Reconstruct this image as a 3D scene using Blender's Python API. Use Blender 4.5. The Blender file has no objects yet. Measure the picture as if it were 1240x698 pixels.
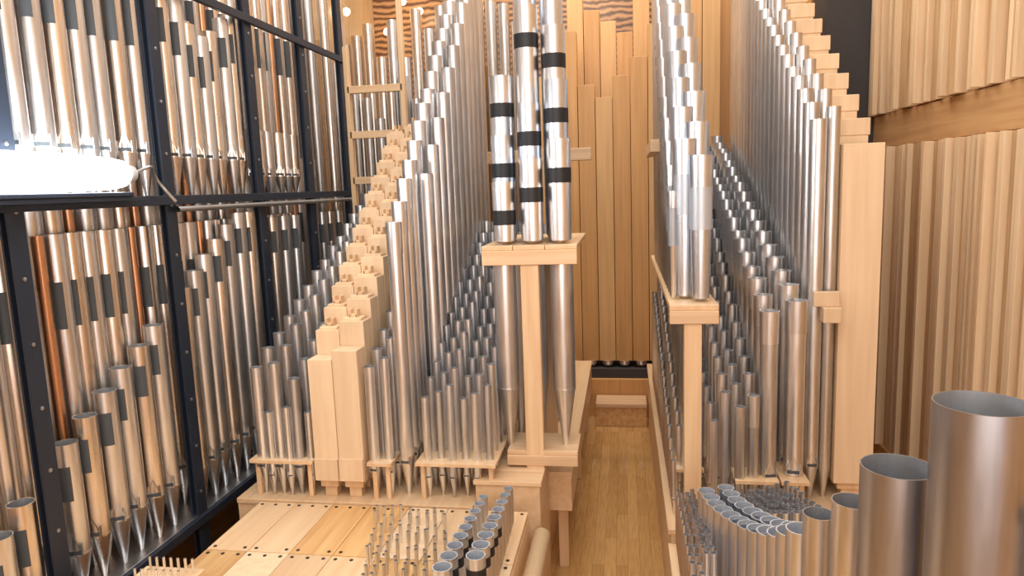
import bpy, math, random
from mathutils import Vector, Matrix
random.seed(7)
scene = bpy.context.scene
COL = scene.collection
scene.view_settings.view_transform = 'Standard'
scene.view_settings.exposure = .16

# ---------------------------------------------------------------- materials
def nodes_of(name):
    m = bpy.data.materials.new(name); m.use_nodes = True
    nt = m.node_tree; b = nt.nodes['Principled BSDF']
    return m, nt, b

def wood(name, c1, c2, rough=0.5, axis='Z', scale=1.0, var=(.9, 1.06)):
    m, nt, b = nodes_of(name)
    tc = nt.nodes.new('ShaderNodeTexCoord'); mp = nt.nodes.new('ShaderNodeMapping')
    s = [26*scale]*3; s['XYZ'.index(axis)] = 1.3*scale
    mp.inputs['Scale'].default_value = s
    oi = nt.nodes.new('ShaderNodeObjectInfo')
    add = nt.nodes.new('ShaderNodeVectorMath'); add.operation = 'ADD'
    mul = nt.nodes.new('ShaderNodeMath'); mul.operation = 'MULTIPLY'; mul.inputs[1].default_value = 37
    nt.links.new(oi.outputs['Random'], mul.inputs[0])
    nt.links.new(tc.outputs['Object'], add.inputs[0]); nt.links.new(mul.outputs[0], add.inputs[1])
    nt.links.new(add.outputs[0], mp.inputs['Vector'])
    n = nt.nodes.new('ShaderNodeTexNoise'); n.inputs['Scale'].default_value = 1; n.inputs['Detail'].default_value = 5
    nt.links.new(mp.outputs[0], n.inputs['Vector'])
    r = nt.nodes.new('ShaderNodeValToRGB')
    r.color_ramp.elements[0].position = .35; r.color_ramp.elements[1].position = .65
    r.color_ramp.elements[0].color = (*c2, 1); r.color_ramp.elements[1].color = (*c1, 1)
    nt.links.new(n.outputs['Fac'], r.inputs[0])
    hs = nt.nodes.new('ShaderNodeHueSaturation')
    mr = nt.nodes.new('ShaderNodeMapRange'); mr.inputs['To Min'].default_value = var[0]; mr.inputs['To Max'].default_value = var[1]
    nt.links.new(oi.outputs['Random'], mr.inputs[0]); nt.links.new(mr.outputs[0], hs.inputs['Value'])
    nt.links.new(r.outputs[0], hs.inputs['Color']); nt.links.new(hs.outputs[0], b.inputs['Base Color'])
    b.inputs['Roughness'].default_value = rough
    return m

def metal(name, c, rough, var=.15, streak=(.88, 1.0)):
    m, nt, b = nodes_of(name)
    b.inputs['Metallic'].default_value = 1
    tc = nt.nodes.new('ShaderNodeTexCoord'); mp = nt.nodes.new('ShaderNodeMapping')
    mp.inputs['Scale'].default_value = (10, 10, 1.2)
    n = nt.nodes.new('ShaderNodeTexNoise'); n.inputs['Detail'].default_value = 2
    oi = nt.nodes.new('ShaderNodeObjectInfo')
    add = nt.nodes.new('ShaderNodeVectorMath'); add.operation = 'ADD'
    mul = nt.nodes.new('ShaderNodeMath'); mul.operation = 'MULTIPLY'; mul.inputs[1].default_value = 53
    nt.links.new(oi.outputs['Random'], mul.inputs[0])
    nt.links.new(tc.outputs['Object'], add.inputs[0]); nt.links.new(mul.outputs[0], add.inputs[1])
    nt.links.new(add.outputs[0], mp.inputs['Vector']); nt.links.new(mp.outputs[0], n.inputs['Vector'])
    r = nt.nodes.new('ShaderNodeValToRGB')
    a, z = streak
    r.color_ramp.elements[0].color = (c[0]*a, c[1]*a, c[2]*a, 1); r.color_ramp.elements[1].color = (c[0]*z, c[1]*z, c[2]*z, 1)
    r.color_ramp.elements[0].position = .3; r.color_ramp.elements[1].position = .65
    nt.links.new(n.outputs['Fac'], r.inputs[0])
    hs = nt.nodes.new('ShaderNodeHueSaturation')
    mr = nt.nodes.new('ShaderNodeMapRange'); mr.inputs['To Min'].default_value = 1-var; mr.inputs['To Max'].default_value = 1+var*.3
    nt.links.new(oi.outputs['Random'], mr.inputs[0]); nt.links.new(mr.outputs[0], hs.inputs['Value'])
    nt.links.new(r.outputs[0], hs.inputs['Color']); nt.links.new(hs.outputs[0], b.inputs['Base Color'])
    mr2 = nt.nodes.new('ShaderNodeMapRange'); mr2.inputs['To Min'].default_value = rough*.9; mr2.inputs['To Max'].default_value = rough*1.12
    nt.links.new(n.outputs['Fac'], mr2.inputs[0]); nt.links.new(mr2.outputs[0], b.inputs['Roughness'])
    return m

def plain(name, c, rough=.5, met=0, emit=None, es=0):
    m, nt, b = nodes_of(name)
    n = nt.nodes.new('ShaderNodeTexNoise'); n.inputs['Scale'].default_value = 12
    mx = nt.nodes.new('ShaderNodeMix'); mx.data_type = 'RGBA'
    mx.inputs[6].default_value = (*c, 1); mx.inputs[7].default_value = (c[0]*.8, c[1]*.8, c[2]*.8, 1)
    nt.links.new(n.outputs['Fac'], mx.inputs[0]); nt.links.new(mx.outputs[2], b.inputs['Base Color'])
    b.inputs['Roughness'].default_value = rough; b.inputs['Metallic'].default_value = met
    if emit:
        b.inputs['Emission Color'].default_value = (*emit, 1); b.inputs['Emission Strength'].default_value = es
    return m

TIN = metal('tin_bright', (.90, .90, .91), .32, .12)
TIN2 = metal('tin_soft', (.83, .82, .81), .35, .16, (.85, 1))
ZINC = metal('zinc_grey', (.72, .73, .76), .37, .18, (.85, 1))
DZINC = metal('zinc_dark', (.46, .46, .49), .34, .1, (.85, 1))
BLUET = metal('tin_blue', (.82, .87, .95), .32, .1, (.9, 1))
WARM = metal('tin_warm', (.91, .82, .73), .28, .12)
COPPER = metal('copper', (.95, .52, .30), .34)
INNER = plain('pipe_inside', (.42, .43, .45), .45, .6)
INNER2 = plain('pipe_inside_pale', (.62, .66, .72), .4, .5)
SLOTM = plain('slot_shadow_gap', (.065, .072, .078), .6)
BAND = plain('black_band', (.012, .012, .014), .5)
STEEL = plain('black_steel', (.024, .032, .05), .4, .2)
BOLT = plain('bolt_zinc', (.6, .6, .6), .35, 1)
SHELFM = metal('galvanised', (.65, .67, .7), .35)
PINE = wood('pine_light', (.76, .52, .30), (.67, .42, .225))
PINEY = wood('pine_light_y', (.75, .515, .30), (.67, .425, .23), .4, 'Y')
PINEX = wood('pine_light_x', (.76, .52, .31), (.67, .425, .235), .45, 'X')
KNOTTY = wood('pine_orange', (.72, .44, .19), (.58, .30, .11), .4, 'Y')
MAPLE = wood('maple_pale', (.80, .575, .36), (.73, .50, .30))
BROWN = wood('stained_brown', (.62, .325, .115), (.53, .265, .09), .45)
BROWN2 = wood('stained_brown_lighter', (.69, .40, .165), (.61, .335, .13), .45)
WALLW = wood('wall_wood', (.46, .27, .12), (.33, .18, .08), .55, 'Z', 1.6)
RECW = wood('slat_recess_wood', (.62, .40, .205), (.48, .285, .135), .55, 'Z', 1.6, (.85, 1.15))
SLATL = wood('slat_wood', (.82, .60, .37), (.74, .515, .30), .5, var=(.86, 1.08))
DARK = plain('dark_stone_and_gap', (.05, .042, .04), .7)
SCREW = plain('screw_dark', (.04, .03, .025), .4, .5)

# ---------------------------------------------------------------- mesh helpers
def mesh_from(name, verts, faces, mats, mi=None, smooth=False):
    me = bpy.data.meshes.new(name); me.from_pydata(verts, [], faces)
    for m in mats: me.materials.append(m)
    if mi: me.polygons.foreach_set('material_index', mi)
    if smooth:
        me.polygons.foreach_set('use_smooth', [True]*len(me.polygons))
        me.set_sharp_from_angle(angle=math.radians(38))
    me.update(); return me

def lathe(prof, seg, mids=None):
    V = []; F = []; M = []
    for (r, z) in prof:
        for k in range(seg):
            a = 2*math.pi*k/seg
            V.append((r*math.cos(a), r*math.sin(a), z))
    for i in range(len(prof)-1):
        for k in range(seg):
            k2 = (k+1) % seg
            F.append((i*seg+k, i*seg+k2, (i+1)*seg+k2, (i+1)*seg+k)); M.append(mids[i] if mids else 0)
    return V, F, M

def boxes(bl):
    V = []; F = []
    for (cx, cy, cz, sx, sy, sz) in bl:
        o = len(V)
        for dz in (-.5, .5):
            for dy in (-.5, .5):
                for dx in (-.5, .5):
                    V.append((cx+dx*sx, cy+dy*sy, cz+dz*sz))
        for f in ((0, 2, 3, 1), (4, 5, 7, 6), (0, 1, 5, 4), (2, 6, 7, 3), (0, 4, 6, 2), (1, 3, 7, 5)):
            F.append(tuple(o+i for i in f))
    return V, F

def link(name, me, loc=(0, 0, 0), parent=None, rotz=0):
    o = bpy.data.objects.new(name, me); o.location = loc; o.rotation_euler = (0, 0, rotz)
    if parent: o.parent = parent
    COL.objects.link(o); return o

def tag(o, label, cat, group=None, kind=None):
    o['label'] = label; o['category'] = cat
    if group: o['group'] = group
    if kind: o['kind'] = kind
    return o

def boxobj(name, bl, mat, parent=None, loc=(0, 0, 0), bevel=.004):
    V, F = boxes(bl); me = mesh_from(name, V, F, [mat])
    o = link(name, me, loc, parent)
    if bevel:
        md = o.modifiers.new('bevel', 'BEVEL'); md.width = bevel; md.segments = 2
    return o

def bx(x0, x1, y0, y1, z0, z1):
    return ((x0+x1)/2, (y0+y1)/2, (z0+z1)/2, x1-x0, y1-y0, z1-z0)

def empty(name, loc):
    e = bpy.data.objects.new(name, None); e.location = loc; e.empty_display_size = .1
    COL.objects.link(e); return e

# ---------------------------------------------------------------- pipes
def mouth_mesh(R, fh, mat):
    w = 1.25*R; h = .36*R
    V = []; F = []; M = []
    def add(b, m):
        v, f = boxes([b]); o = len(V)
        V.extend(v); F.extend([tuple(o+i for i in q) for q in f]); M.extend([m]*len(f))
    add((0, -.86*R, fh+h/2+.1*R, w, .30*R, h), 1)
    o = len(V)
    z0 = fh+h+.1*R; z1 = z0+1.6*R
    V.extend([(-w/2, -.92*R, z0), (w/2, -.92*R, z0), (.0, -1.02*R, z1), (-w/2, -.75*R, z0), (w/2, -.75*R, z0), (0, -.9*R, z1)])
    for q in ((0, 1, 2), (3, 5, 4), (0, 2, 5, 3), (1, 4, 5, 2), (0, 3, 4, 1)):
        F.append(tuple(o+i for i in q)); M.append(0)
    for s in (-1, 1):
        add((s*w*.53, -.98*R, fh+.55*R, .06*R, .38*R, 1.2*R), 0)
    return mesh_from('mouth', V, F, [mat, SLOTM], M)

def flue(x, y, zb, zt, R, mat, rot=0., name='flue_pipe', label='', group='', sleeve=False, slot=None, parts=True, taper=1.0, fh=None, seg=20, cat='organ pipe', band=False, sleevemat=None, mouth=True, rim=.94, inner=None):
    L = zt-zb
    if fh is None: fh = min(.24, .28*L, 4*R+.03)
    Rt = R*taper
    prof = [(R, fh), (Rt, L), (Rt*rim, L), (Rt*rim*.98, L-min(.4, .5*L)), (0.0005, L-min(.4, .5*L)-.001)]
    mids = [0, 0, 1, 1]
    if not parts:
        prof = [(R*.25, 0)]+prof; mids = [0]+mids
    V, F, M = lathe(prof, seg, mids)
    me = mesh_from(name, V, F, [mat, inner or INNER], M, True)
    o = link(name, me, (x, y, zb), None, rot)
    tag(o, label, cat, group)
    if parts:
        V, F, M = lathe([(.22*R, 0), (R*.97, fh-.004), (R*1.03, fh-.004), (R*1.03, fh+.004), (R, fh+.004)], seg)
        link('foot', mesh_from('foot', V, F, [mat], None, True), (0, 0, 0), o)
        if mouth: link('mouth', mouth_mesh(R, fh, mat), (0, 0, 0), o)
    if sleeve:
        sl = min(.16, .3*L)
        V, F, M = lathe([(Rt*1.0, L-sl), (Rt*1.06, L-sl), (Rt*1.10, L+.010), (Rt*1.0, L+.010), (Rt*.97, L-.06)], seg)
        link('tuning_sleeve', mesh_from('tuning_sleeve', V, F, [sleevemat or mat], None, True), (0, 0, 0), o)
    if slot:
        (d0, d1) = slot
        V = []; F = []; n = 7; half = math.radians(30)
        for i in range(n):
            a = -half+2*half*i/(n-1)
            rr = R*1.012
            V.append((rr*math.sin(a), -rr*math.cos(a), L-d1)); V.append((rr*math.sin(a), -rr*math.cos(a), L-d0))
        for i in range(n-1): F.append((2*i, 2*i+2, 2*i+3, 2*i+1))
        s = link('tuning_slot', mesh_from('tuning_slot', V, F, [SLOTM]), (0, 0, 0), o); s['label'] = 'dark rectangular tuning slot'
    if band:
        for (d0, d1) in band:
            Ra = R+(Rt-R)*((L-d1-fh)/(L-fh)); Rb = R+(Rt-R)*((L-d0-fh)/(L-fh))
            V, F, M = lathe([(Ra, L-d1), (Ra*1.03, L-d1), (Rb*1.03, L-d0), (Rb, L-d0)], seg)
            b = link('band', mesh_from('band', V, F, [BAND], None, True), (0, 0, 0), o); b['label'] = 'black cloth band'
    return o

def row(p0, p1, n, zb, z0, z1, r0, r1, mat, label, group, pw=1.0, jit=0.01, **k):
    for i in range(n):
        t = i/(n-1) if n > 1 else 0
        x = p0[0]+(p1[0]-p0[0])*t; y = p0[1]+(p1[1]-p0[1])*t
        zt = z0+(z1-z0)*(t**pw)+random.uniform(-jit, jit)
        mm = mat if not isinstance(mat, list) else random.choice(mat)
        flue(x, y, zb, zt, r0+(r1-r0)*t, mm, label=label, group=group, rot=random.uniform(-.25, .25), **k)

def wooden(x, y, zb, zt, w, d, mat, label, group, stopper=None, foot=True, mouth=True):
    L = zt-zb; f = .10 if foot else 0
    if stopper == 'open' or stopper is None:
        t = w*.14
        bl = [(0, -d/2+t/2, (f+L)/2, w, t, L-f), (0, d/2-t/2, (f+L)/2, w, t, L-f), (-w/2+t/2, 0, (f+L)/2, t, d-2*t, L-f), (w/2-t/2, 0, (f+L)/2, t, d-2*t, L-f), (0, 0, (f+L)/2, w-2*t, d-2*t, L-f-.12)]
    else:
        bl = [(0, 0, (f+L)/2, w, d, L-f)]
    o = boxobj('wooden_pipe', bl, mat, None, (x, y, zb), .003)
    tag(o, label, 'wooden organ pipe', group)
    if foot:
        boxobj('foot', [(0, 0, f*.5, w*.5, d*.5, f), (0, 0, f*.8, w*.75, d*.75, f*.4)], PINE, o, bevel=.004)
    if mouth:
        boxobj('mouth_cap', [(0, -d/2-.006, f+w*.5, w*.98, .014, w*.9)], mat, o, bevel=.002)
    if stopper == 'peg':
        s = boxobj('stopper', [(0, 0, L+.008, w*.74, d*.74, .018)], MAPLE, o, bevel=.003)
        boxobj('handle', [(-w*.13, 0, L+.040, w*.09, d*.4, .045), (w*.13, 0, L+.040, w*.09, d*.4, .045), (0, 0, L+.026, w*.34, d*.4, .018)], PINE, s, bevel=.003)
    if stopper == 'cap':
        boxobj('cap_block', [(0, 0, L+.045, w*1.10, d*1.05, .09)], MAPLE, o, bevel=.004)
    return o

# ---------------------------------------------------------------- room shell
def struct(o, label, cat='wall'):
    tag(o, label, cat, None, 'structure'); return o
fm, nt, b = nodes_of('parquet')
tc = nt.nodes.new('ShaderNodeTexCoord'); mp = nt.nodes.new('ShaderNodeMapping'); mp.inputs['Rotation'].default_value = (0, 0, math.pi/2)
br = nt.nodes.new('ShaderNodeTexBrick'); br.inputs['Scale'].default_value = 1; br.inputs['Brick Width'].default_value = .7; br.inputs['Row Height'].default_value = .075
br.inputs['Mortar Size'].default_value = .0010; br.inputs['Color1'].default_value = (.58, .335, .12, 1); br.inputs['Color2'].default_value = (.44, .235, .075, 1); br.inputs['Mortar'].default_value = (.24, .13, .05, 1)
nt.links.new(tc.outputs['Object'], mp.inputs[0]); nt.links.new(mp.outputs[0], br.inputs['Vector'])
n = nt.nodes.new('ShaderNodeTexNoise'); n.inputs['Scale'].default_value = 6
mp2 = nt.nodes.new('ShaderNodeMapping'); mp2.inputs['Scale'].default_value = (12, 1, 1); nt.links.new(tc.outputs['Object'], mp2.inputs[0]); nt.links.new(mp2.outputs[0], n.inputs['Vector'])
mx = nt.nodes.new('ShaderNodeMix'); mx.data_type = 'RGBA'; mx.blend_type = 'OVERLAY'; mx.inputs[0].default_value = .35
nt.links.new(br.outputs['Color'], mx.inputs[6]); nt.links.new(n.outputs['Fac'], mx.inputs[7]); nt.links.new(mx.outputs[2], b.inputs['Base Color'])
b.inputs['Roughness'].default_value = .18; b.inputs['Coat Weight'].default_value = .8; b.inputs['Coat Roughness'].default_value = .08
struct(boxobj('floor', [bx(-3.6, 2.6, -2.1, 9.4, -.1, 0)], fm, bevel=0), 'glossy oak parquet floor of the walkway', 'floor')
struct(boxobj('wall_left', [bx(-3.3, -3.2, -2.0, 9.4, 0, 6)], RECW, bevel=0), 'brown timber wall beyond the steel rack')
struct(boxobj('wall_right', [bx(2.1, 2.2, -2.0, 9.4, 0, 6)], BROWN2, bevel=0), 'brown timber wall behind vertical slats')
struct(boxobj('reflection_wall', [bx(-3.2, 2.1, -2.1, -2.0, 0, 4)], MAPLE, bevel=0), 'unseen pale timber wall added for reflections in the pipes')  # added behind the camera to give the metal warm reflections
wm, nt, b = nodes_of('back_slats')
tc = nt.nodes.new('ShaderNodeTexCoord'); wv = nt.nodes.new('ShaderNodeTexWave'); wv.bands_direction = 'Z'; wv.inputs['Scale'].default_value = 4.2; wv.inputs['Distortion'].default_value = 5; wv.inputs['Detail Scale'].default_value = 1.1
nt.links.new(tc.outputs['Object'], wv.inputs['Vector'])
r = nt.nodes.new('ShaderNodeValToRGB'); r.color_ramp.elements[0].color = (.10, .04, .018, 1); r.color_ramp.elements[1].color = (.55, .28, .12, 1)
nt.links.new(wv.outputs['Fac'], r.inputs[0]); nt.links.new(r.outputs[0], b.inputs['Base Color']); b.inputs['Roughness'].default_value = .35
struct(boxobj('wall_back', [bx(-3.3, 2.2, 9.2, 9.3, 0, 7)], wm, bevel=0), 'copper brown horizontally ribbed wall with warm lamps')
struct(boxobj('baseboard_right', [bx(1.96, 2.1, 1.6, 6.19, 0, .3)], BROWN, bevel=.004), 'brown timber base under the slatted wall', 'baseboard')

def slat_panel(z0, z1, y0, y1, label, seed):
    rnd = random.Random(seed)
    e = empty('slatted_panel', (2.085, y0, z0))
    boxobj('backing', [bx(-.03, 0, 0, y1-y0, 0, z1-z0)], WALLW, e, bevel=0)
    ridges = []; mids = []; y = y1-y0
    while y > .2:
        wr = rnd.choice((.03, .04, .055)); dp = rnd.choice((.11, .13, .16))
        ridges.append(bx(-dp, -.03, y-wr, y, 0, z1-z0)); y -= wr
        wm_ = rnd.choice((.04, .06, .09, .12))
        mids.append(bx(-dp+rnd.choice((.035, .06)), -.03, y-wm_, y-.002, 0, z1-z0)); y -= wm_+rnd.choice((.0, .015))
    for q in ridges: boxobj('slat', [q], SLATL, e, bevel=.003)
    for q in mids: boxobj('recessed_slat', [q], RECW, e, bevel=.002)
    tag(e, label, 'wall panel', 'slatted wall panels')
slat_panel(.3, 2.6, 1.6, 6.19, 'tall panel of vertical wooden slats on the side wall', 3)
slat_panel(2.86, 5.2, 1.6, 6.19, 'upper panel of vertical wooden slats above the rail', 5)
struct(boxobj('trim_1', [bx(2.0, 2.085, 1.2, 6.19, 2.605, 2.855)], wood('rail_wood', (.58, .34, .15), (.48, .26, .11), .5, 'Y')), 'broad brown horizontal timber rail between slat panels', 'trim')
struct(boxobj('trim_2', [bx(1.62, 2.08, 6.2, 6.6, 0, 6)], DARK, bevel=0), 'dark stone pier in the corner', 'pier')

# ---------------------------------------------------------------- steel rack
YP = [1.5, 2.47, 3.46, 4.43, 5.22, 6.0]
rack = empty('steel_rack', (-2.4, 1.5, 0))
for y in YP:
    boxobj('upright', [bx(-.04, .0, y-1.5-.005, y-1.5+.005, 0, 5.2), bx(-.045, -.035, y-1.5-.035, y-1.5+.035, 0, 5.2), bx(-.005, .005, y-1.5-.042, y-1.5+.042, 0, 5.2)], STEEL, rack, bevel=.001)
    boxobj('rear_upright', [bx(-.79, -.77, y-1.5-.03, y-1.5+.03, 0, 5.2)], STEEL, rack, bevel=.001)
bolt_me = None
for y in YP[1:5]:
    for k in range(12):
        z = .75+k*.27
        if bolt_me is None:
            V, F, M = lathe([(.009, 0), (.009, .004), (.0005, .006)], 8); bolt_me = mesh_from('bolt', V, F, [BOLT])
        o = link('bolt', bolt_me, (.005, y-1.5, z), rack); o.rotation_euler = (0, math.pi/2, 0)
for z in (.62, 2.42, 3.56):
    boxobj('shelf_beam', [bx(-.0, .03, 0, 4.5, z-.05, z)], STEEL, rack, bevel=.003)
boxobj('shelf', [bx(-.7, .0, 0, 4.5, .59, .62)], SHELFM, rack, bevel=.002)
boxobj('shelf', [bx(-.16, .0, 0, 4.5, 2.40, 2.42), bx(.03, .13, 0, 1.62, 2.40, 2.42)], STEEL, rack, bevel=.002)
V, F, M = lathe([(.016, 0), (.016, 2.5)], 12)
o = link('hand_tube', mesh_from('tube', V, F, [SHELFM], None, True), (.03, 1.97, 2.345), rack); o.rotation_euler = (-math.pi/2, 0, 0)
tag(rack, 'black perforated steel rack holding rows of shiny metal pipes', 'rack')

lab = 'polished slotted metal pipe standing in the black steel rack'
def rackrow(x, y0, y1, n, zb, f, r, mats, slot, group, name='slotted_pipe', label=lab, parts=True):
    for i in range(n):
        y = y0+(y1-y0)*i/(n-1)
        if min(abs(y-p) for p in YP) < .055 and x > -2.5: continue
        m = mats[i % len(mats)]
        nm, lb = (('copper_pipe', 'copper organ pipe between tin pipes in the rack') if m is COPPER else (name, label))
        zt = f(y)
        flue(x+random.uniform(-.01, .01), y, zb, zt, r*(.48 if m is COPPER else 1), m, rot=random.uniform(.2, .6), name=nm, label=lb, group=group, slot=slot if m is not COPPER else None, parts=parts)
rackrow(-2.47, 2.0, 4.35, 19, .62, lambda y: min(2.3, 1.42+(y-2.78)*.62), .052, [WARM, TIN2, TIN], (.10, .26), 'front pipes on the lower rack shelf')
rackrow(-2.595, 1.95, 5.2, 33, .62, lambda y: 2.26, .048, [WARM, TIN2, COPPER, TIN, WARM, TIN], (.22, .44), 'middle pipes on the lower rack shelf')
rackrow(-2.72, 1.9, 5.9, 34, .62, lambda y: 2.7, .050, [TIN2, WARM, COPPER, TIN2], (.45, .70), 'rear pipes on the lower rack shelf', parts=False)
rackrow(-2.48, 4.5, 5.9, 9, .62, lambda y: 2.25, .045, [TIN, WARM, TIN2], (.1, .25), 'front pipes on the lower rack shelf')
rackrow(-2.49, 2.0, 3.40, 12, 2.42, lambda y: 4.3, .048, [TIN2, WARM, TIN], (.88, 1.12), 'front pipes on the upper rack shelf')
rackrow(-2.49, 3.55, 4.37, 8, 2.42, lambda y: 3.45+.1*math.sin(y*9), .046, [TIN2, WARM], (.12, .3), 'front pipes on the upper rack shelf')
rackrow(-2.50, 4.52, 5.15, 6, 2.42, lambda y: 2.85, .044, [TIN, WARM], None, 'front pipes on the upper rack shelf')
rackrow(-2.86, 1.95, 5.9, 33, .62, lambda y: 3.55+.9*(y < 3.4)+.5*(y > 4.5), .050, [WARM, TIN2, COPPER, WARM], (.35, .65), 'middle pipes on the upper rack shelf')
rackrow(-3.01, 3.45, 5.9, 22, .62, lambda y: 4.7, .052, [TIN2, WARM, WARM], (.9, 1.15), 'rear pipes on the upper rack shelf', parts=False)
rackrow(-2.63, 1.95, 3.4, 14, 2.72, lambda y: 4.5, .044, [WARM, COPPER, TIN2], (1.3, 1.6), 'middle pipes on the upper rack shelf')

# lamp
lamp = empty('strip_lamp', (-2.31, 1.5, 2.42))
GLOW = plain('lamp_glow', (1, 1, 1), .4, 0, (.84, .94, 1), 20)
V, F, M = lathe([(0, 0), (.06, .005), (.082, .04), (.080, 1.1), (.072, 1.40), (.062, 1.48), (.045, 1.505), (0, 1.51)], 28)
d = link('diffuser', mesh_from('diffuser', V, F, [GLOW], None, True), (0, 0, .105), lamp); d.rotation_euler = (-math.pi/2, 0, 0)
V, F, M = lathe([(0, 0), (.045, 0), (.04, .05), (.02, .075), (0, .075)], 20)
d = link('end_cap', mesh_from('end_cap', V, F, [plain('lamp_cap', (.75, .78, .8), .4)], None, True), (0, 1.505, .105), lamp); d.rotation_euler = (-math.pi/2, 0, 0)
boxobj('lamp_base', [bx(-.05, .05, .05, 1.5, 0, .02)], STEEL, lamp)
def tube_mesh(name, pts, r, mat, seg=8):
    V = []; F = []
    for i, p in enumerate(pts):
        a = Vector(pts[max(i-1, 0)]); b_ = Vector(pts[min(i+1, len(pts)-1)]); t = (b_-a).normalized()
        u = t.cross(Vector((.3, .1, 1))).normalized(); v = t.cross(u)
        for k in range(seg):
            an = 2*math.pi*k/seg; V.append(tuple(Vector(p)+u*r*math.cos(an)+v*r*math.sin(an)))
    for i in range(len(pts)-1):
        for k in range(seg):
            F.append((i*seg+k, i*seg+(k+1) % seg, (i+1)*seg+(k+1) % seg, (i+1)*seg+k))
    return mesh_from(name, V, F, [mat], None, True)
pts = [(.03*math.sin(t*3.2/14*2), 1.57+.30*t/14, .105+.06*math.sin(t/14*3.1)-.14*(t/14)**2) for t in range(15)]
link('cable', tube_mesh('cable', pts, .008, SHELFM), (0, 0, 0), lamp)
tag(lamp, 'glowing white tubular work lamp lying on the rack shelf', 'lamp')

# ---------------------------------------------------------------- wind chests
ch = empty('wind_chest', (-2.2, 3.5, 0))
boxobj('case', [bx(0, 1.37, 0, .5, 0, .67), bx(0, 1.70, .5, 3.4, 0, .67)], PINEY, ch)
boxobj('top_board', [bx(0, 1.375, -.01, .5, .67, .70), bx(0, 1.705, .5, 3.4, .67, .70)], PINEY, ch)
tag(ch, 'long pale pine wind chest carrying rows of pipes', 'wind chest')
c2 = empty('wind_chest', (-.49, 4.0, 0))
boxobj('case', [bx(0, .16, 0, 2.7, .45, .67)], PINEY, c2); boxobj('top_board', [bx(0, .165, -.01, 2.7, .67, .70)], PINEY, c2)
for y in (.15, 1.5, 2.6): boxobj('leg', [bx(.06, .12, y, y+.05, 0, .45)], PINE, c2)
tag(c2, 'narrow side wind chest beside the walkway on short legs', 'wind chest')
cf = empty('panelled_wind_chest', (-2.05, 1.9, 0))
boxobj('case', [bx(0, 1.53, 0, 1.58, 0, .655)], PINEY, cf)
V, F, _ = lathe([(0.0001, .0035), (.009, .0035), (.009, 0)], 10); screw_me = mesh_from('screw', V, F, [SCREW])
for j, (ya, yb) in enumerate(((0.0, .62), (.625, 1.05), (1.055, 1.58))):
    nx = 7; w = 1.53/nx
    for i in range(nx):
        m = [PINEY, KNOTTY, PINEY, KNOTTY, MAPLE][(i*3+j) % 5]
        p = boxobj('panel', [bx(i*w+.0015, (i+1)*w-.0015, ya, yb, .657, .69)], m, cf, bevel=.002)
        for (sx, sy) in ((.03, .03), (w-.03, .03), (.03, yb-ya-.03), (w-.03, yb-ya-.03), (w/2, yb-ya-.03)):
            link('screw', screw_me, (i*w+sx, ya+sy, .689), p)
tag(cf, 'low wind chest topped with screwed pine panels', 'wind chest')
bxo = empty('wooden_box', (-.82, 3.56, 0))
boxobj('box_body', [bx(0, .355, 0, .42, 0, .80)], PINEY, bxo)
boxobj('box_lid', [bx(-.01, .365, -.01, .14, .80, .825), bx(-.01, .365, .142, .28, .80, .825), bx(-.01, .365, .282, .43, .80, .825)], PINEX, bxo)
tag(bxo, 'square pine box with planked lid beside the walkway', 'wooden box')
V, F, M = lathe([(0, 0), (.045, 0), (.045, 1.2), (.035, 1.21), (.03, 1.2), (0, 1.2)], 20)
p = link('rolled_tube', mesh_from('rolled_tube', V, F, [plain('cardboard', (.60, .42, .24), .7)], None, True), (-.455, 2.3, .55)); p.rotation_euler = (-math.pi/2, 0, 0)
tag(p, 'tan rolled tube lying along the edge of the chest', 'tube')

def rack_board(x0, x1, y0, y1, z, zb, label, mat=None):
    e = empty('rack_board', (x0, y0, zb))
    w = x1-x0; d = y1-y0; h = z-zb
    boxobj('board', [bx(0, w, 0, d, h-.02, h)], mat or PINEY, e, bevel=.002)
    for (a, b_) in ((.02, .03), (w-.045, .03), (.02, d-.05), (w-.045, d-.05)):
        boxobj('leg', [bx(a, a+.025, b_, b_+.025, 0, h-.02)], PINE, e, bevel=.002)
    tag(e, label, 'rack board', 'pipe rack boards'); return e
rb = 'thin pine rack board on small legs holding pipe feet'
ZC = .70
rack_board(-2.12, -1.74, 3.52, 5.6, .92, ZC, rb)
rack_board(-1.42, -1.28, 3.52, 5.6, .92, ZC, rb)
rack_board(-1.15, -.70, 3.54, 5.6, .92, ZC, rb)

# ---------------------------------------------------------------- left division
lf = 'silvery metal flue pipe on the pine chest'
sm = 'small silvery treble pipe in a pine rack board'
for x, a in ((-2.06, .0), (-1.95, .06), (-1.84, .0)):
    row((x, 3.58), (x-.02, 5.7), 15, ZC, 1.38+a+(-1.84-x)*.3, 2.45+a, .034, .05, [TIN, TIN2, ZINC], lf, 'rising rank of pipes near the rack', parts=x < -1.8)
row((-2.0, 3.56), (-2.0, 4.4), 8, ZC, 1.2, 1.7, .022, .03, [TIN, TIN2], sm, 'rising rank of small pipes', name='treble_pipe')
row((-1.89, 3.56), (-1.89, 4.4), 8, ZC, 1.22, 1.7, .022, .03, [TIN, TIN2], sm, 'rising rank of small pipes', name='treble_pipe')
row((-1.77, 3.58), (-1.78, 4.4), 8, ZC, 1.2, 1.65, .022, .03, [TIN, TIN2], sm, 'rising rank of small pipes', name='treble_pipe')
wl = 'pale stopped wooden pipe with notched stopper handle'
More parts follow.
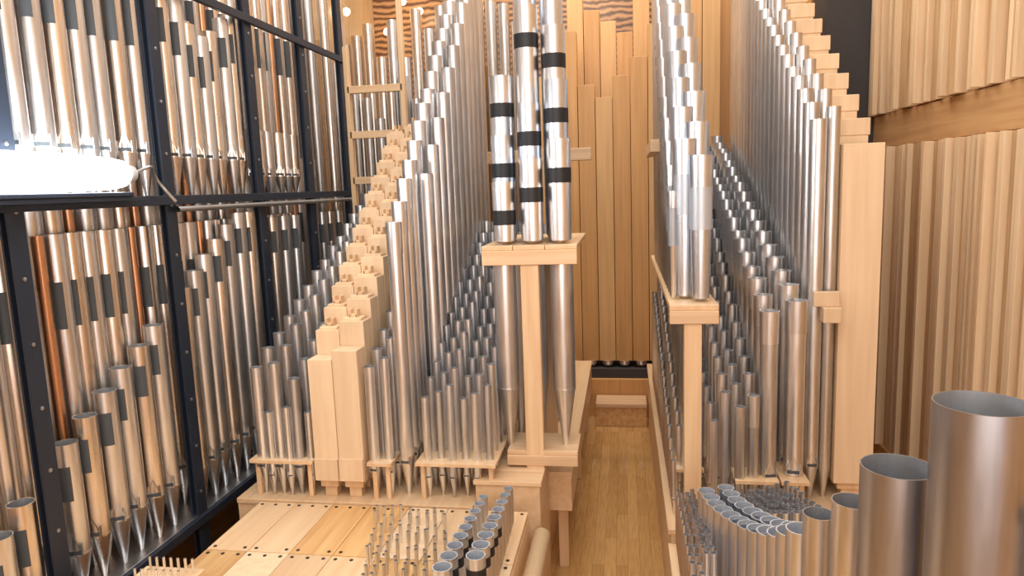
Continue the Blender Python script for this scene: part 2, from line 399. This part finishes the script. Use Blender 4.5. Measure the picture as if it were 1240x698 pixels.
for i in range(13):
    t = i/10.5
    y = 3.60+i*.130; z = 1.50+t*1.13
    wooden(-1.66, y, ZC, z+(.03 if i else 0), .140, .125, MAPLE, wl, 'stepped rank of wooden pipes', 'peg' if i else 'plain')
    wooden(-1.515, y+.0, ZC, z+.05+(.03 if i else 0), .144, .125, MAPLE, wl, 'stepped rank of wooden pipes', 'peg' if i else 'plain')
row((-1.39, 3.58), (-1.36, 5.0), 12, ZC, 1.45, 2.35, .032, .04, [TIN2, ZINC], lf, 'slim rank behind the wooden pipes')
row((-1.31, 3.60), (-1.31, 5.0), 12, ZC, 1.50, 2.5, .028, .04, [TIN, TIN2], lf, 'slim rank behind the wooden pipes')
row((-1.22, 3.63), (-1.22, 5.4), 16, ZC, 2.22, 3.95, .040, .052, [TIN, TIN, TIN2], 'tall silvery principal pipe on the pine chest', 'tall rank of principal pipes', sleeve=True)
row((-1.13, 4.0), (-1.10, 5.5), 11, ZC, 2.5, 4.2, .040, .052, [TIN, TIN2], 'tall silvery principal pipe on the pine chest', 'tall rank of principal pipes')
row((-1.30, 5.3), (-1.35, 6.4), 7, ZC, 3.4, 4.6, .045, .05, [WARM, TIN2], 'tall warm toned pipe on the pine chest', 'tall rank of principal pipes', parts=False)
for k, x in enumerate((-1.09, -1.02, -.95, -.88, -.81, -.745)):
    row((x, 3.6+.03*(k % 2)), (x, 5.2), 13, ZC, 1.27+.04*(k % 3), 2.15, .022, .033, [TIN2, ZINC, TIN, ZINC], sm, 'dense field of small pipes', name='treble_pipe')

# ladder
lad = empty('ladder', (-2.27, 5.75, .7))
boxobj('rail', [bx(-.02, .02, 0, .06, 0, 2.9)], PINE, lad); boxobj('rail', [bx(.46, .50, 0, .06, 0, 3.9)], PINE, lad)
for z in (1.0, 1.37, 1.75, 2.12, 2.5, 2.88, 3.25): boxobj('rung', [bx(.0, .48, .0, .05, z-.73, z-.67)], PINEX, lad)
tag(lad, 'pale wooden ladder behind the rows of pipes', 'ladder')

# ---------------------------------------------------------------- tower with banded reed pipes
tb = empty('pipe_stand', (-.77, 3.75, .70))
boxobj('top_board', [bx(0, .17, 0, .9, 1.36, 1.385), bx(.173, .345, 0, .9, 1.36, 1.385), bx(.348, .52, 0, .9, 1.36, 1.385)], PINEY, tb)
boxobj('cross_beam', [bx(0, .52, -.012, .03, 1.28, 1.36)], PINEX, tb)
boxobj('post', [bx(.21, .31, -.002, .05, 0.1, 1.28)], PINE, tb)
boxobj('post', [bx(.21, .31, .8, .85, 0, 1.36)], PINE, tb)
boxobj('lower_board', [bx(.1, .5, -.0, .30, .20, .225)], PINEX, tb)
boxobj('bracket', [bx(.1, .5, -.01, .01, .14, .2)], PINEX, tb)
tag(tb, 'pine stand with post and board supporting reed pipes', 'pipe stand')
rl = 'silver reed resonator with black band standing on the pine stand'
ZT = 2.085
cols = [(-.655, [2.43, 2.69, 3.04]), (-.50, [2.55, 2.86, 3.42, 4.5]), (-.345, [2.65, 2.98, 3.30, 4.6])]
for x, zs in cols:
    for i, zt in enumerate(zs):
        flue(x-.022*i, 3.86+i*.155, ZT, zt, .0595+.002*i, TIN if i % 2 == 0 else BLUET, name='reed_pipe', label=rl, group='banded reed pipes on the stand', parts=False, fh=.02, taper=1.10, band=[(.155, .235)] if i < 3 else False, cat='reed pipe', seg=32, inner=INNER2)
bl_ = 'large zinc pipe boot with long pointed foot below the stand'
for x, y in ((-.665, 3.86), (-.345, 3.86), (-.63, 4.05), (-.36, 4.05), (-.50, 4.0), (-.64, 4.35), (-.38, 4.35)):
    flue(x, y, .925, 2.055, .064 if y < 3.9 else .05, TIN if y < 3.9 else ZINC, name='reed_boot', label=bl_, group='boots below the reed stand', fh=.34, cat='organ pipe', seg=28, mouth=False)
row((-.66, 4.6), (-.62, 5.6), 6, ZC, 1.7, 2.1, .04, .05, [ZINC, TIN2], lf, 'short rank behind the reed stand', parts=False)
sbm = boxobj('support_beam', [bx(-1.3, -.26, 5.9, 6.0, 2.60, 2.70)], PINEX); tag(sbm, 'pale wooden cross beam bracing tall pipes', 'beam')

# ---------------------------------------------------------------- back wooden pipes
pl = empty('rear_plinth', (-2.0, 7.1, 0))
boxobj('plinth_body', [bx(0, 4.0, 0.0, .9, 0, .40)], BROWN, pl); boxobj('plinth_gap_shade', [bx(0, 4.0, .05, .9, .40, .50)], DARK, pl)  # dark top strip paints the shaded gap below the rear pipes
tag(pl, 'brown timber plinth with painted dark gap under the rear wooden pipes', 'plinth')
bw = 'tall brown wooden pedal pipe at the rear of the chamber'
x = -1.9; i = 0
while x < -.75:
    wooden(x, 7.25, .50, 3.35+.13*((i*5) % 3), .131, .14, BROWN2, bw, 'rear row of wooden pipes', None, True, False); x += .135; i += 1
tops = [4.3, 3.9, 3.38, 3.25, 3.45, 3.62, 3.92, 4.15, 4.3, 4.5]
x = -.70
for i in range(10):
    wooden(x, 7.3, .57, tops[i], .166, .18, BROWN if i % 3 else BROWN2, bw, 'rear row of wooden pipes', None, False, False)
    V, F, M = lathe([(.03, 0), (.06, .03), (.06, .07), (0, .07)], 16)
    s = link('pipe_toe', mesh_from('pipe_toe', V, F, [TIN], None, True), (x, 7.25, .50)); tag(s, 'shiny metal toe beneath a brown wooden pipe', 'pipe toe', 'metal pipe toes')
    x += .172
x = .45
for i in range(6):
    wooden(x, 7.6, .50, 5.6, .244, .2, BROWN if i % 2 else BROWN2, bw, 'rear row of wooden pipes', None, False, False); x += .25
x = -.65
for i in range(6):
    wooden(x, 7.75, .50, 3.95+.12*((i*3) % 4), .164, .16, BROWN2 if i % 2 else BROWN, 'brown wooden pedal pipe rising behind the others', 'rear pale wooden pipes', None, False, False); x += .17
st = empty('step_bench', (-.30, 6.78, 0))
boxobj('tread', [bx(0, .5, 0, .3, .2, .24)], PINEX, st); boxobj('riser', [bx(0, .5, .02, .06, 0, .2)], KNOTTY, st)
tag(st, 'low pine step at the end of the walkway', 'step')
row((-3.0, 7.0), (-1.0, 7.0), 17, 0, 3.85, 4.05, .055, .055, [TIN2, WARM, TIN], 'tall metal pipe standing beyond the ladder', 'rear metal pipes', jit=.25, parts=False)
row((-2.9, 6.9), (-1.5, 6.9), 12, 0, 3.2, 3.5, .045, .05, [TIN2, WARM], 'tall metal pipe standing beyond the ladder', 'rear metal pipes', jit=.2, parts=False)
row((-3.05, 6.2), (-2.5, 6.25), 5, 0, 4.3, 4.9, .05, .05, [TIN2, WARM], 'tall metal pipe standing beyond the rack', 'rear metal pipes', jit=.2, parts=False)

# ---------------------------------------------------------------- right division
cr = empty('wind_chest', (.22, 3.5, 0))
boxobj('case', [bx(0, 1.2, 0, 3.4, 0, .59)], PINEY, cr); boxobj('top_board', [bx(-.015, 1.215, -.01, 3.4, .59, .62)], PINEY, cr)
tag(cr, 'long pale pine wind chest beside the walkway', 'wind chest')
ZR = .62
rack_board(.235, .42, 3.80, 6.0, .82, ZR, rb)
rack_board(.56, .78, 3.62, 6.6, .84, ZR, rb)
rack_board(.79, .93, 3.62, 6.6, .84, ZR, rb)
rf = 'silvery metal flue pipe on the walkway chest'
row((.87, 3.74), (.84, 6.7), 18, ZR, 1.76, 2.78, .050, .055, [TIN, TIN2], rf, 'stout rank with tuning sleeves', sleeve=True, sleevemat=TIN)
row((.735, 3.72), (.73, 6.7), 18, ZR, 1.72, 2.7, .046, .05, [TIN, TIN2], rf, 'stout rank with tuning sleeves', sleeve=True, sleevemat=TIN)
row((.655, 3.68), (.65, 6.2), 18, ZR, 1.28, 2.45, .028, .036, [TIN2, ZINC], sm, 'slim treble rank', name='treble_pipe', sleeve=True)
row((.585, 3.66), (.58, 6.2), 18, ZR, 1.24, 2.35, .026, .034, [TIN2, TIN], sm, 'slim treble rank', name='treble_pipe')
row((.515, 3.70), (.51, 6.2), 18, ZR, 1.3, 2.25, .027, .034, [ZINC, TIN2], sm, 'slim treble rank', name='treble_pipe')
row((.455, 3.66), (.455, 5.4), 12, ZR, 1.15, 1.65, .020, .026, [TIN, TIN2], sm, 'slim treble rank', name='treble_pipe')
row((1.00, 3.92), (1.00, 6.7), 20, ZR, 2.70, 4.35, .042, .048, [TIN, TIN2], 'tall silvery principal pipe beside pale wooden pipes', 'tall rank beside wooden pipes')
row((1.08, 3.95), (1.08, 6.7), 17, ZR, 2.75, 4.5, .036, .044, [TIN, TIN2], 'tall silvery principal pipe beside pale wooden pipes', 'tall rank beside wooden pipes', parts=False)
for i in range(12):
    w = .20 if i == 0 else .16
    z = 2.56 if i == 0 else 2.61+(i-1)*.145
    y = 3.97 if i == 0 else 3.97+i*.20
    wooden(1.222 if i == 0 else 1.215, y, ZR, z, w, .14 if i == 0 else .185, MAPLE, 'tall pale wooden pipe rising in steps' if i else 'wide pale wooden pipe at the end of the row', 'stepped tall wooden pipes', 'plain' if i == 0 else 'cap', True, False)
br_ = boxobj('support_bracket', [bx(.98, 1.11, 3.84, 3.87, 1.72, 1.80), bx(1.02, 1.11, 3.8, 3.87, 1.64, 1.72)], MAPLE); tag(br_, 'small pale wooden bracket steadying the tall pipes', 'bracket')
rs = empty('pipe_stand', (.23, 3.70, .62))
boxobj('top_board', [bx(0, .25, 0, 2.6, 1.11, 1.14)], PINEY, rs)
boxobj('cross_beam', [bx(-.0, .25, -.01, .03, 1.04, 1.11)], PINEX, rs)
boxobj('post', [bx(.075, .165, 0, .06, 0, 1.04)], PINE, rs)
boxobj('post', [bx(.075, .165, 2.4, 2.46, 0, 1.11)], PINE, rs)
tag(rs, 'pine stand with long board carrying tapered reed pipes', 'pipe stand')
trl = 'tapered silver reed resonator on the long pine board'
for i in range(24):
    y = 3.82+i*.10
    flue(.40 if i % 2 == 0 else .325, y, 1.76, 2.53+i*.092, .044, BLUET, name='reed_pipe', label=trl, group='tapered reed pipes on the long board', parts=False, fh=.02, taper=1.45, cat='reed pipe', seg=28, inner=INNER2)
for i in range(14):
    flue(.262, 3.9+i*.15, 1.76, 2.35+i*.14, .018, TIN, name='reed_pipe', label=trl, group='tapered reed pipes on the long board', parts=False, fh=.02, taper=1.7, cat='reed pipe', seg=20)
sb = boxobj('support_beam', [bx(.18, .24, 4.9, 5.9, 2.60, 2.68), bx(.18, .55, 4.86, 4.9, 2.6, 2.68)], PINEX); tag(sb, 'pale wooden cross beam bracing the reed pipes', 'beam')
row((.245, 3.66), (.245, 5.9), 22, ZR, .92, 1.50, .014, .022, [TIN, TIN2], 'tiny treble pipe along the walkway edge', 'tiny pipes along the walkway', name='small_pipe')
row((.29, 3.86), (.29, 5.9), 16, ZR, 1.05, 1.62, .017, .026, [TIN2, TIN], 'tiny treble pipe along the walkway edge', 'tiny pipes along the walkway', name='small_pipe')
row((.40, 3.86), (.39, 6.0), 15, ZR, 1.3, 1.68, .024, .03, [TIN2, TIN], 'tiny treble pipe along the walkway edge', 'tiny pipes along the walkway', name='small_pipe')

# ---------------------------------------------------------------- near right pipes
cq = empty('wind_chest', (.22, 1.0, 0))
boxobj('case', [bx(0, 1.08, 0, 2.48, 0, .52)], PINEY, cq); boxobj('top_board', [bx(-.015, 1.09, -.01, 2.48, .52, .55)], PINEY, cq)
tag(cq, 'lower pine wind chest carrying open silver pipes', 'wind chest')
fg = 'open silver pipe standing in a curved row'
ctrl = [(.345, 3.04, 1.04), (.37, 2.87, 1.055), (.415, 2.71, 1.08), (.465, 2.56, 1.115), (.515, 2.40, 1.18), (.545, 2.22, 1.29)]
N = 12
for i in range(N):
    t = i/(N-1)*(len(ctrl)-1); k = min(int(t), len(ctrl)-2); u = t-k
    x, y, z = (ctrl[k][q]*(1-u)+ctrl[k+1][q]*u for q in range(3))
    flue(x, y, .55, z, .037+.0008*i, BLUET, label=fg, group='curved row of open pipes', seg=28, rim=.9, inner=INNER2)
    if i < 11: flue(x+.088, y+.03, .55, z+.005, .036+.0009*i, BLUET, label=fg, group='curved row of open pipes', seg=28, rim=.9, inner=INNER2)
for (x, y, z, r, m) in [(.567, 2.10, 1.40, .046, TIN2), (.60, 1.91, 1.53, .052, TIN2), (.573, 1.54, 1.78, .074, DZINC), (.65, 1.37, 1.975, .082, DZINC), (.672, 2.02, 1.42, .042, TIN2), (.655, 2.16, 1.31, .04, TIN2), (.80, 1.30, 1.75, .05, TIN)]:
    flue(x, y, .55, z, r, m, label='large dull grey open pipe taller than its neighbours' if r > .06 else 'medium grey open pipe on the chest', group='large open bass pipes', seg=48, rim=.965)
for j in range(4):
    row((.245+.024*j, 3.38), (.24+.028*j, 2.6 if j > 1 else 2.3), 13, .55, .88, .98, .010, .013, [BLUET, TIN], 'pencil thin treble pipe beside the walkway', 'pencil thin pipes by the walkway', name='small_pipe', parts=False, seg=10)
for j in range(7):
    row((.50+.045*j, 3.42), (.57+.045*j, 2.95), 9, .55, .86+.01*j, .99, .013, .016, [BLUET, TIN], 'pencil thin treble pipe beside the curved row', 'pencil thin pipes near the curved row', name='small_pipe', parts=False, seg=10)

# ---------------------------------------------------------------- near left small pipes
for j in range(2):
    for i in range(9):
        flue(-.70+.12*j+.002*i, 3.2-.105*i+.04*j, .69, .90+.014*i+.03*j, .023+.0018*i, BLUET, name='reed_pipe', label='short silver pipe with black collar' if i > 3 else 'short open silver pipe on the panelled chest', group='short collared pipes', cat='reed pipe', parts=False, band=[(.045, .085)] if i > 3 else False, seg=24, rim=.9, inner=INNER2)
for j in range(9):
    for i in range(10):
        flue(-1.29+.045*j+.026*i+random.uniform(-.006, .006), 3.29-.095*i, .69, .69+random.uniform(.06, .12)+.004*i, .0085, TIN2, name='small_pipe', label='very small tin pipe on the pine panels', group='tiniest pipes', parts=False, seg=10)
pb = rack_board(-2.18, -1.89, 2.24, 2.70, .74, .69, 'small pine board with tiny pins beside the rack')
for i in range(14):
    flue(-2.13+.035*(i % 7), 2.66-.1*(i//7), .74, .81, .006, TIN, name='small_pipe', label='very small tin pipe on the side board', group='tiniest pipes', parts=False, seg=10)

# ---------------------------------------------------------------- warm lamps
BULB = plain('bulb_glow', (1, .8, .5), .4, 0, (1, .80, .50), 25)
for (x, y, z) in ((-3.1, 8.0, 4.45), (-2.93, 8.9, 4.4), (-2.49, 8.9, 4.62), (-2.7, 8.9, 4.75), (-.46, 8.7, 4.75), (-.22, 8.7, 4.65), (-1.1, 8.9, 4.6)):
    V, F, M = lathe([(0.001, -.045), (.03, -.03), (.042, 0), (.03, .03), (.001, .045)], 14)
    o = link('bulb', mesh_from('bulb', V, F, [BULB], None, True), (x, y, z)); tag(o, 'small warm glowing lamp on the ribbed rear wall', 'lamp', 'rear lamps')

# ---------------------------------------------------------------- light
w = bpy.data.worlds.new('World'); scene.world = w; w.use_nodes = True
w.node_tree.nodes['Background'].inputs[0].default_value = (1, .985, .97, 1); w.node_tree.nodes['Background'].inputs[1].default_value = 1.2
def area(loc, target, size, power, col):
    l = bpy.data.lights.new('area', 'AREA'); l.shape = 'RECTANGLE'; l.size = size[0]; l.size_y = size[1]; l.energy = power; l.color = col
    o = bpy.data.objects.new('added_fill_light', l); COL.objects.link(o); o.location = loc  # unseen fill lights added to brighten the chamber, no fixtures behind them
    o.rotation_euler = (Vector(target)-Vector(loc)).to_track_quat('-Z', 'Y').to_euler()
area((-.3, 1.0, 5.2), (-.2, 5, 1), (3.4, 2.0), 60, (1, .98, .95))
area((-.5, 5.2, 6.5), (-.3, 5.2, 0), (3.5, 3), 90, (1, .97, .92))
area((.1, -1.6, 2.6), (-.5, 4, 1.6), (3.2, 3.0), 85, (1, .98, .96))  # added soft frontal fill from behind the camera
area((.2, 6.6, 6.2), (0, 7.5, 2.5), (3.5, .8), 75, (1, .86, .68))
pl_ = bpy.data.lights.new('lamp_spill', 'POINT'); pl_.energy = 14; pl_.color = (.82, .92, 1); pl_.shadow_soft_size = .3
po = bpy.data.objects.new('lamp_spill', pl_); COL.objects.link(po); po.location = (-2.1, 2.3, 2.75)

# ---------------------------------------------------------------- camera
cam = bpy.data.cameras.new('camera'); co = bpy.data.objects.new('camera', cam); COL.objects.link(co)
cam.sensor_width = 36; cam.lens = 850/1240*36; cam.clip_start = .05
Xw = Vector((.98722, .01226, .15866)); Yw = Vector((.1552, .1460, -.9770)); Zw = Vector((-.03514, .98921, .14222))
R = Matrix((Xw, Yw, Zw))
co.rotation_mode = 'QUATERNION'; co.rotation_quaternion = R.to_quaternion(); co.location = (0, 0, 2.4)
scene.camera = co
